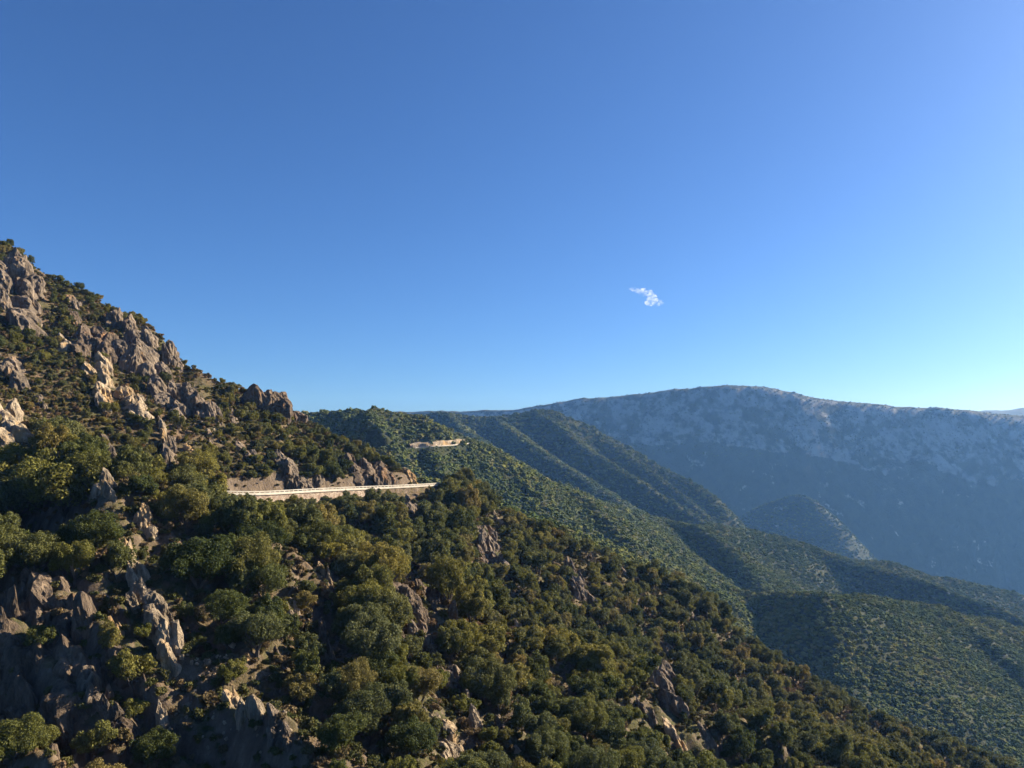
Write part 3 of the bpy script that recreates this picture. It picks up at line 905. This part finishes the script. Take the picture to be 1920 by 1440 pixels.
rp = np.random.default_rng(5)
OAK = [crown_mesh('crown', rp, 5200, 0.056, 42, M['oak'], f) for f in (0.8, 0.95, 0.75, 1.1, 0.85, 0.9, 1.0, 0.7)]
OAK_BIG = [crown_mesh('crown', rp, 16000, 0.032, 66, M['oak'], f) for f in (0.8, 0.9, 0.72)]
TRUNK = []
for i in range(3):
    v, f = trunk_mesh(rp); TRUNK.append(mesh_np('trunk', v, f, M['bark']))
SHRUB = [crown_mesh('shrub', rp, 650, 0.13, 9, M['shrub'], f) for f in (0.6, 0.75, 0.5, 0.65)]
FOREST = []
for i in range(5):
    V, Fq = ICO[3]
    P = V * (0.95 + 0.55 * fbm(V[:, 0] * 1.7 + i * 7, V[:, 1] * 1.7, V[:, 2] * 1.7, 4, .6)[:, None]) * [1, 1, (0.8, 1.0, 0.9, 1.15, 0.75)[i]]
    P[:, 2] += 0.6
    FOREST.append(mesh_np('forest_crown', P, Fq, M['forest']))

# --- where trees stand on the near slope
def scatter(spacing, dmin, dmax, pxa, pxb, seed):
    r = np.random.default_rng(seed)
    xs = np.arange(-320, 340, spacing); ys = np.arange(dmin, dmax, spacing)
    X, Y = np.meshgrid(xs, ys)
    X = X.ravel() + r.uniform(-.5, .5, X.size) * spacing; Y = Y.ravel() + r.uniform(-.5, .5, Y.size) * spacing
    px = 960 + F * X / Y
    k = (px > pxa) & (px < pxb)
    return X[k], Y[k], r

crag_boxes = np.array([(px - w * .40, px + w * .40, py - h * .42, py + h * .38) for _, px, py, w, h, _ in crag_info])
def on_crag(px, py, grow=0):
    b = crag_boxes
    return np.any((px[:, None] > b[None, :, 0] - grow) & (px[:, None] < b[None, :, 1] + grow) & (py[:, None] > b[None, :, 2] - grow) & (py[:, None] < b[None, :, 3] + grow), axis=1)

X, Y, r = scatter(4.5, 66, 470, -360, 2150, 21)
Z = H_near(X, Y)
px, py = project(np.stack([X, Y, Z], 1))
rd, _, rside = road_dist(X, Y)
dens = 0.5 + 0.9 * fbm(X * .018, Y * .018, 2.0, 3)
upper = (rside > 0) & (py < 925) & (px < 850)                # scrubbier ground above the road
sunny = sstep(880, 1000, px) * (1 - sstep(1420, 1520, px)) * sstep(1440, 1150, py)
prob = np.clip(dens + 0.45 - 0.15 * upper - 0.05 * sunny, 0.25, 1)
keep = (r.random(len(X)) < prob) & (rd > 6.8) & ~on_crag(px, py, 2)
dzx = (H_near(X + 1.5, Y) - H_near(X - 1.5, Y)) / 3; dzy = (H_near(X, Y + 1.5) - H_near(X, Y - 1.5)) / 3
keep &= np.hypot(dzx, dzy) < 1.25
X, Y, Z, px, py, upper, sunny, rd = [a[keep] for a in (X, Y, Z, px, py, upper, sunny, rd)]
base_r = np.where(upper, 2.15, 4.6 - 1.3 * sstep(820, 1000, px))
base_r = base_r * (1 - 0.12 * sstep(1300, 1500, px))
rad = base_r * r.uniform(0.6, 1.32, len(X))
# crowns never stand in front of the road, so its parapet stays in view
road_py = np.interp(px, [300, 335, 440, 480, 600, 640, 700, 822], [930, 930, 926, 931, 932, 922, 920, 912])
rpx_ = 0.7 * rad * F / Y
inroad = (px + rpx_ > 440) & (px - rpx_ < 822) | (px > 296) & (px < 336)
front = ~upper & inroad & (py > road_py - 4)
allow = (py - road_py) * Y / F / 2.1
rad = np.where(front, np.minimum(rad, np.maximum(allow, 0)), rad)
ra = np.array(RIB_A); sd_ = np.full(len(X), 1e9)
for A, B in zip(ra[3:-1], ra[4:]): sd_ = np.minimum(sd_, seg_dist(X, Y, A, B)[0])
rad = np.where(sd_ < 15, np.minimum(rad, 1.3 + 0.10 * sd_), rad)
ok = (rad > 1.2) & ~((sd_ < 10) & (r.random(len(X)) < .5))
X, Y, Z, px, py, rad, upper, sunny = [a[ok] for a in (X, Y, Z, px, py, rad, upper, sunny)]
T = [dict(x=a, y=b, z=c, r=d, px=e, py=g, big=False, label=None) for a, b, c, d, e, g in zip(X, Y, Z, rad, px, py)]

def hides_crag(t):
    rp_ = t['r'] * F / t['y']; cyt = t['py'] - 0.85 * rp_
    for _, cx, cyy, w, h, D in crag_info:
        if w * h > 450 and t['y'] < D + 4 and abs(t['px'] - cx) < 0.75 * rp_ + 0.28 * w and abs(cyt - cyy) < 0.8 * rp_ + 0.25 * h: return True
    return False
for t in T:
    for _ in range(2):
        if hides_crag(t): t['r'] *= 0.68
T = [t for t in T if t['r'] > 1.25]
# notable trees seen singly: foot pixel, crown radius in pixels, label
NAMED = [
 (40,1010,88,'big dark oak at the left edge on top of the shaded cliff'),
 (120,985,92,'largest oak crown above the shaded cliff'),
 (185,1055,54,'dark oak leaning over the shaded cliff beside the foreground rib'),
 (165,930,46,'bright oak on the shelf behind the largest oak'),
 (20,930,60,'grey green oak behind the big oak at the left edge'),
 (110,850,52,'round bright green oak above the big oaks on the left'),
 (345,1000,52,'round oak right of the foreground rib top, below the white railing'),
 (370,1120,64,'wide oak in the gully right of the tall sunlit slab'),
 (420,1180,44,'yellowish oak at the shaded gully right of the sunlit blade'),
 (370,915,44,'dark oak hiding the near road left of the parapet'),
 (262,935,30,'oak just right of the sunlit slabs on the rib top'),
 (480,1230,58,'tall grey green oak left of the leaning pale spike'),
 (655,968,27,'tall oak standing up against the near road'),
 (690,1260,60,'broad oak with visible limbs left of the dark horn rock'),
 (720,1195,56,'spreading oak below the thin pale fin'),
 (790,1330,52,'yellow green oak below the pointed split crag'),
 (440,1275,22,'small bright bush on the dry ledge beside the sunlit blade'),
 (250,1300,40,'grey green tree growing out of the dark cliff left of the blade'),
 (75,1225,28,'small tree clinging to the dark cliff'),
 (200,1230,26,'small dark tree beside the orange lichened slab'),
 (25,1438,62,'pale olive green tree in the bottom left corner'),
 (-10,1075,62,'oak crown cut by the left edge above the black cliff'),
 (70,1085,56,'dark oak overhanging the shaded cliff below the largest oak'),
 (140,1095,46,'low oak on the brink of the shaded cliff'),
 (215,1090,34,'small oak on the brink left of the tall sunlit slab'),
 (180,1430,36,'small tree at the bottom edge left of the pale upright boulder'),
 (290,1440,44,'oak at the bottom edge beside the pale upright boulder'),
 (15,1325,18,'tiny tree on the black cliff at the left edge'),
 (1130,1290,30,'dark round oak in the middle of the sunny slope'),
 (1010,1080,34,'dark rounded oak right of the rounded grey crag'),
 (640,1420,48,'oak at the bottom edge left of the pale crag'),
 (560,1330,40,'oak in the dark gully at the lower left centre'),
]
for fx, fy, rpx, lab in NAMED:
    p = hit_near(fx, fy)
    if p is None: continue
    T = [t for t in T if not (abs(t['px'] - fx) < 0.55 * rpx and abs(t['py'] - fy) < 0.5 * rpx and abs(t['y'] - p[1]) < 30)]
    T.append(dict(x=p[0], y=p[1], z=p[2], r=rpx * p[1] / F, px=fx, py=fy, big=True, label=lab))

for fx, fy, rpx in [(842,918,17),(858,924,15),(572,905,16),(588,900,20),(604,904,17),(618,898,21),(632,905,15),(640,892,18),(652,880,14),(668,876,15),(684,872,14),(700,874,16),(716,878,14),(730,882,13),(742,888,11),
                    (610,876,18),(585,872,16),(630,868,18),(655,858,17),(690,858,14),(560,868,17),(470,900,13),(500,895,12),(540,858,16),(480,872,15),(510,850,16)]:
    p = hit_near(fx, fy)
    if p is not None and road_dist(p[0], p[1])[0] > 4.7:
        T.append(dict(x=p[0], y=p[1], z=p[2], r=rpx * p[1] / F, px=fx, py=fy, big=False, label=None))

# how much of each crown shows: painted front to back
W2, H2 = 640, 480
buf = np.zeros((H2, W2), bool)
order = sorted(range(len(T)), key=lambda i: T[i]['y'])
for i in order:
    t = T[i]; t['vis'] = 0
    u = t['x'] / t['y']; iu = int(np.clip(np.searchsorted(N_u, u), 0, 639)); jd = int(np.clip(np.searchsorted(N_D, t['y'] * 0.97), 1, 479))
    top = (t['z'] + 1.6 * t['r']) / t['y']
    if top < N_el[iu, jd - 1]: continue
    cx, cyp = project(np.array([t['x'], t['y'], t['z'] + 0.85 * t['r']]))
    rr = t['r'] * F / t['y'] / 3.0
    cx, cyp = cx / 3, cyp / 3
    x0, x1, y0, y1 = int(max(0, cx - rr)), int(min(W2, cx + rr + 1)), int(max(0, cyp - rr)), int(min(H2, cyp + rr + 1))
    if x1 <= x0 or y1 <= y0: continue
    gy, gx = np.mgrid[y0:y1, x0:x1]
    m = (gx - cx) ** 2 + (gy - cyp) ** 2 < rr * rr
    sub = buf[y0:y1, x0:x1]
    t['vis'] = int((m & ~sub).sum()); sub |= m
ranked = sorted(range(len(T)), key=lambda i: (-(T[i]['label'] is not None), -T[i]['vis']))
single = [T[i] for i in ranked if T[i]['vis'] > 0][:300]
sid = set(id(t) for t in single)
rest = [t for t in T if id(t) not in sid]

# labels by neighbouring landmark: the nearest tree above / below / left / right of each named rock
used = set()
for lab, cx, cyy, w, h, D in crag_info:
    short = lab
    for dirn, (dx, dy) in (('just below the', (0, 1)), ('just right of the', (1, 0)), ('just left of the', (-1, 0)), ('just above the', (0, -1))):
        best, bi = 1e9, None
        for t in single:
            if t['label'] or t['vis'] < 12: continue
            ex, ey = t['px'] - cx, t['py'] - cyy - 0
            along = ex * dx + ey * dy; perp = abs(ex * dy) + abs(ey * dx)
            half = w / 2 if dx else h / 2
            if along < half * 0.8 or along > half + 46 or perp > 0.5 * along + 6: continue
            if along + perp < best: best, bi = along + perp, t
        if bi is not None:
            words = (short.split(' of the ')[0]).split()
            l = 'oak ' + dirn + ' ' + ' '.join(words)
            if len(l.split()) > 16: l = ' '.join(l.split()[:16])
            if l not in used:
                used.add(l); bi['label'] = l
ORD = ['nearest', 'second nearest', 'third nearest', 'fourth nearest', 'fifth nearest', 'sixth nearest', 'seventh nearest']
DIRS = ['to the right of', 'down and right from', 'straight down from', 'down and left from', 'to the left of', 'up and left from', 'straight up from', 'up and right from']
sect = {}
for t in single:
    best = None
    for q, (lab, cx, cyy, w, h, D) in enumerate(crag_info):
        dd = math.hypot(t['px'] - cx, t['py'] - t['r'] * F / t['y'] - cyy)
        if best is None or dd < best[0]:
            best = (dd, q, int(round(math.atan2(t['py'] - t['r'] * F / t['y'] - cyy, t['px'] - cx) / (math.pi / 4))) % 8)
    sect.setdefault(best[1:], []).append((best[0], t))
for (q, dr), lst in sect.items():
    lst.sort(key=lambda e: e[0])
    for rank, (_, t) in enumerate(lst[:7]):
        if t['label']: continue
        wd = ('%s oak %s the %s' % (ORD[rank], DIRS[dr], crag_info[q][0])).split()[:16]
        while wd[-1] in ('of', 'the', 'a', 'in', 'its', 'on', 'at', 'with', 'by', 'and', 'below', 'under', 'above', 'right', 'left', 'to', 'near', 'among', 'two', 'big', 'lit', 'standing', 'up'): wd.pop()
        t['label'] = ' '.join(wd)
def zone(t):
    x, y = t['px'], t['py']
    if x < 850 and y < 905 and y < 930:
        if x < 300: return 'small evergreen oak among the cliffs on the upper left slope'
        return 'small evergreen oak in the wood above the near road'
    if x < 330: return 'evergreen oak around the shaded foreground cliff'
    if x < 640: return 'evergreen oak in the dense wood below the near parapet' if y < 1180 else 'evergreen oak in the dark gully at the lower left centre'
    if x < 900: return 'evergreen oak on the slope below the road bend' if y < 1180 else 'evergreen oak among the crags near the bottom centre'
    if x < 1250: return 'evergreen oak on the upper part of the sunny spur' if y < 1230 else 'evergreen oak on the lower part of the sunny spur'
    return 'evergreen oak along the lower right edge of the sunny spur'

rt = np.random.default_rng(77)
GROUP = 'evergreen oaks on the near mountainside'
for t in single:
    o = empty('oak_tree', (t['x'], t['y'], t['z']))
    rp_px = t['r'] * F / t['y']
    s = t['r']
    bigp = rp_px > 40
    cm = OAK_BIG[rt.integers(len(OAK_BIG))] if bigp else OAK[rt.integers(len(OAK))]
    o.scale = (s * rt.uniform(.9, 1.12), s * rt.uniform(.9, 1.12), s * rt.uniform(.88, 1.2))
    o.rotation_euler = (rt.normal(0, .06), rt.normal(0, .06), rt.uniform(0, 6.28))
    tag(o, t['label'] or zone(t), 'tree', GROUP)
    obj('trunk', TRUNK[rt.integers(3)], o)
    obj('crown', cm, o).location = (0, 0, 0.02)

# ------------------------------------------------------------------ masses nobody could count: one scattered object each
def proto_collection(name, meshes):
    c = bpy.data.collections.new(name)
    for i, me in enumerate(meshes):
        c.objects.link(bpy.data.objects.new('%s_%02d' % (name, i), me))
    return c
def scatter_object(name, P, rot, scl, idx, coll, label, cat):
    P = np.asarray(P, np.float32)
    me = bpy.data.meshes.new(name)
    me.vertices.add(len(P)); me.vertices.foreach_set('co', P.ravel())
    for an, typ, arr, key in (('rot', 'FLOAT_VECTOR', rot, 'vector'), ('scl', 'FLOAT_VECTOR', scl, 'vector'), ('idx', 'INT', idx, 'value')):
        at = me.attributes.new(an, typ, 'POINT'); at.data.foreach_set(key, np.ascontiguousarray(arr, np.int32 if typ == 'INT' else np.float32).ravel())
    o = obj(name, me)
    ng = bpy.data.node_groups.new(name, 'GeometryNodeTree')
    ng.interface.new_socket('Geometry', in_out='INPUT', socket_type='NodeSocketGeometry')
    ng.interface.new_socket('Geometry', in_out='OUTPUT', socket_type='NodeSocketGeometry')
    n, l = ng.nodes, ng.links
    gi, go = n.new('NodeGroupInput'), n.new('NodeGroupOutput')
    ci = n.new('GeometryNodeCollectionInfo'); ci.inputs['Collection'].default_value = coll
    ci.inputs['Separate Children'].default_value = True; ci.inputs['Reset Children'].default_value = True
    ip = n.new('GeometryNodeInstanceOnPoints'); ip.inputs['Pick Instance'].default_value = True
    def attr(nm, typ):
        a = n.new('GeometryNodeInputNamedAttribute'); a.data_type = typ; a.inputs['Name'].default_value = nm
        return a.outputs[0]
    l.new(gi.outputs[0], ip.inputs['Points']); l.new(ci.outputs[0], ip.inputs['Instance'])
    l.new(attr('idx', 'INT'), ip.inputs['Instance Index']); l.new(attr('scl', 'FLOAT_VECTOR'), ip.inputs['Scale'])
    e2r = n.new('FunctionNodeEulerToRotation'); l.new(attr('rot', 'FLOAT_VECTOR'), e2r.inputs[0]); l.new(e2r.outputs[0], ip.inputs['Rotation'])
    l.new(ip.outputs[0], go.inputs[0])
    md = o.modifiers.new('scatter', 'NODES'); md.node_group = ng
    tag(o, label, cat, kind='stuff')
    return o

oakC, shrC, forC = proto_collection('oak_source', OAK), proto_collection('shrub_source', SHRUB), proto_collection('forest_source', FOREST)
def rnd_rs(r, n, s, tilt=.08, zs=(.85, 1.2)):
    rot = np.stack([r.normal(0, tilt, n), r.normal(0, tilt, n), r.uniform(0, 6.28, n)], 1)
    scl = np.stack([s * r.uniform(.9, 1.1, n), s * r.uniform(.9, 1.1, n), s * r.uniform(*zs, n)], 1)
    return rot, scl
if rest:
    P = np.array([[t['x'], t['y'], t['z']] for t in rest]); s = np.array([t['r'] for t in rest])
    rot, scl = rnd_rs(rt, len(P), s)
    scatter_object('oak_wood', P, rot, scl, rt.integers(0, len(OAK), len(P)), oakC, 'smaller evergreen oaks covering the near mountainside', 'wood')

X, Y, r = scatter(1.4, 70, 440, -300, 2100, 33)
Z = H_near(X, Y); px, py = project(np.stack([X, Y, Z], 1)); rd, _, _ = road_dist(X, Y)
k = (rd > 4.6) & (r.random(len(X)) < np.clip(0.80 + 0.7 * fbm(X * .03, Y * .03, 6.0, 3), .3, 1)) & ~(on_crag(px, py, -5) & (r.random(len(X)) < .6)) & (py < 1600)
front = (px > 430) & (px < 830) & (py > 914) & (py < 945) & (rd < 14)
k &= ~front
X, Y, Z = X[k], Y[k], Z[k]
s = r.uniform(.35, 1.25, len(X)) * (1 + .5 * (r.random(len(X)) < .12))
rot, scl = rnd_rs(r, len(X), s, .15, (.7, 1.3))
scatter_object('maquis_scrub', np.stack([X, Y, Z - .1], 1), rot, scl, r.integers(0, len(SHRUB), len(X)), shrC, 'low brown and olive scrub covering the near mountainside', 'scrub')

# scree
STONE = []
for i in range(4):
    v, f = slab(np.random.default_rng(900 + i), 2, 1.0, 0.9, 0.8, i); STONE.append(mesh_np('stone', v, f, M['rock_pale']))
pts = []
rs = np.random.default_rng(44)
for cx, cyy, sx, sy, n in ((960,1150,40,45,150),(700,1030,26,20,70),(1030,1170,45,30,110),(820,925,22,14,60),(440,1330,60,40,60),(400,1250,28,30,40),(1240,1180,70,50,90),(380,790,30,25,80),(270,770,30,20,60),(1000,1130,60,40,90),(340,860,40,30,80)):
    for _ in range(n):
        p = hit_near(rs.normal(cx, sx), rs.normal(cyy, sy))
        if p is not None: pts.append(p)
P = np.array(pts); s = rs.uniform(.25, .75, len(P)) * (1 + 1.2 * (rs.random(len(P)) < .1))
rot, scl = rnd_rs(rs, len(P), s, .5, (.6, 1.2))
scatter_object('scree', P, rot, scl, rs.integers(0, 4, len(P)), proto_collection('stone_source', STONE), 'pale loose stones scattered on the near slope', 'scree')

# woods on the hills behind
def wood(name, H, spacing, box_, size, seed, label, grid, pxr, dens=1.0, zmin=-1e9, shade=0.35):
    r = np.random.default_rng(seed)
    (xa, xb), (ya, yb) = box_
    xs = np.arange(xa, xb, spacing); ys = np.arange(ya, yb, spacing)
    X, Y = np.meshgrid(xs, ys)
    X = X.ravel() + r.uniform(-.6, .6, X.size) * spacing; Y = Y.ravel() + r.uniform(-.6, .6, Y.size) * spacing
    px = 960 + F * X / Y
    k = (px > pxr[0]) & (px < pxr[1])
    X, Y = X[k], Y[k]
    Z = H(X, Y)
    # leave out what the hill itself hides
    gx, gy, gz = grid
    el = np.maximum.accumulate(gz / gy, axis=1)
    uu = gx[:, 0] / gy[:, 0]; dd = gy[0]
    iu = np.clip(np.searchsorted(uu, X / Y), 0, len(uu) - 1); jd = np.clip(np.searchsorted(dd, Y) - 2, 0, len(dd) - 1)
    vis = (Z + 14) / Y >= el[iu, jd]
    pxx, pyy = project(np.stack([X, Y, Z], 1))
    d = fbm(X * .01, Y * .01, seed * 1.7, 3)
    fd = np.full(len(X), 1e9)
    for q in fr[::2]: fd = np.minimum(fd, np.hypot(X - q[0], Y - q[1]))
    k = vis & (fd > 6) & (pyy < 1560) & (Z > zmin) & (r.random(len(X)) < np.clip(dens + 0.4 + 0.8 * d, .6, 1))
    X, Y, Z = X[k], Y[k], Z[k]
    s = size * 0.90 * r.uniform(.45, 1.35, len(X)) * (1 + 0.45 * fbm(X * .02, Y * .02, seed * 2.3, 2))
    road_view = (pxx[k] > 768) & (pxx[k] < 882) & (pyy[k] > 834) & (pyy[k] < 850) & (Y < 1000)
    s = np.where(road_view, s * .4, s)
    rot, scl = rnd_rs(r, len(X), s, .1, (.55, 0.95))
    scatter_object(name, np.stack([X, Y, Z - .28 * s], 1), rot, scl, r.integers(0, len(FOREST), len(X)), forC, label, 'wood')
    return len(X)
n1 = wood('low_spur_wood', H_low, 3.7, ((-120, 980), (440, 1040)), 2.9, 51, 'evergreen wood on the low spurs behind the near slope', G_low, (780, 2150), .95)
n2 = wood('ridge_wood', H_mid, 4.8, ((-420, 1400), (660, 1640)), 3.5, 52, 'evergreen wood on the ridge with the distant road', G_mid, (480, 2150), .92)
n3 = wood('back_ridge_wood', H_back, 7.0, ((-650, 700), (1400, 2150)), 4.6, 53, 'evergreen wood on the ribbed ridge behind', G_back, (500, 1450), .95)
n5 = wood('knoll_wood', H_far, 8.0, ((650, 1500), (2300, 2780)), 4.2, 55, 'evergreen wood on the small sunlit knoll below the far mountain', G_far, (1370, 1760), .9)
n4 = wood('mountain_scrub', H_far, 15.0, ((-700, 2700), (2150, 3650)), 3.6, 54, 'sparse trees and scrub on the far blue mountain', G_far, (900, 2050), .4, -60)
print('tris', sum(len(o.data.polygons) * (2 if len(o.data.polygons) and o.data.polygons[0].loop_total == 4 else 1) for o in {o.data: o for o in bpy.data.objects if o.type == 'MESH'}.values()))
print('trees', len(T), 'single', len(single), 'scrub', len(s), 'woods', n1, n2, n3, n4)

# ------------------------------------------------------------------ cloud
def m_cloud():
    t = NT('cloud_vapour')
    pv = t.node('ShaderNodeVolumePrincipled')
    n = t.noise(t.coords('Object'), 0.02, 4, 0.55)
    d = t.ramp(n, [(0.42, (0, 0, 0)), (0.75, (1, 1, 1))])
    pv.inputs['Color'].default_value = (1, 1, 1, 1)
    pv.inputs['Anisotropy'].default_value = 0.3
    t.link(t.math('MULTIPLY', d, 0.024), pv.inputs['Density'])
    t.link(pv.outputs[0], t.out.inputs['Volume'])
    return t.m
DCL = 6000
parts = []
c0 = P3(1215, 558, DCL)
for cx, cyy, w, h in ((1186,541,6,2.2),(1192,544,7,2.4),(1199,547,6,3),(1206,547,8,5),(1212,549,8,5.5),(1218,552,7,4),(1224,555,6,3),(1220,560,6,4),(1226,564,7,4.5),(1215,568,5,3.5),(1221,569,7,4),(1230,570,7,3.5),(1237,569,7,2.6),(1236,564,6,2.2)):
    V, Fq = ICO[3]
    p = P3(cx, cyy, DCL) - c0
    m = DCL / F
    Vv = V * (1 + 0.35 * fbm(V[:, 0] * 1.6 + cx, V[:, 1] * 1.6, V[:, 2] * 1.6, 3)[:, None]) * [1.35 * w * m, min(w, h) * 1.6 * m, 1.4 * h * m]
    parts.append((Vv + p, Fq))
V, Fq = join(parts)
cl = obj('cloud', mesh_np('cloud', V, Fq, m_cloud(), True)); cl.location = c0
tag(cl, 'single small white wispy cloud in the blue sky', 'cloud')

# ------------------------------------------------------------------ haze
def m_haze():
    t = NT('haze_air')
    pv = t.node('ShaderNodeVolumePrincipled')
    pv.inputs['Color'].default_value = (0.19, 0.44, 1.0, 1)
    pv.inputs['Absorption Color'].default_value = (1, 1, 1, 1)
    pv.inputs['Density'].default_value = 0.000056
    pv.inputs['Anisotropy'].default_value = 0.2
    t.link(pv.outputs[0], t.out.inputs['Volume'])
    return t.m
v, f = box(1000, 3700, (-661.5 + 470) / 2, 12600, 8200, 470 + 661.5)
hz = obj('haze', mesh_np('haze', v, f, m_haze())); hz['kind'] = 'stuff'
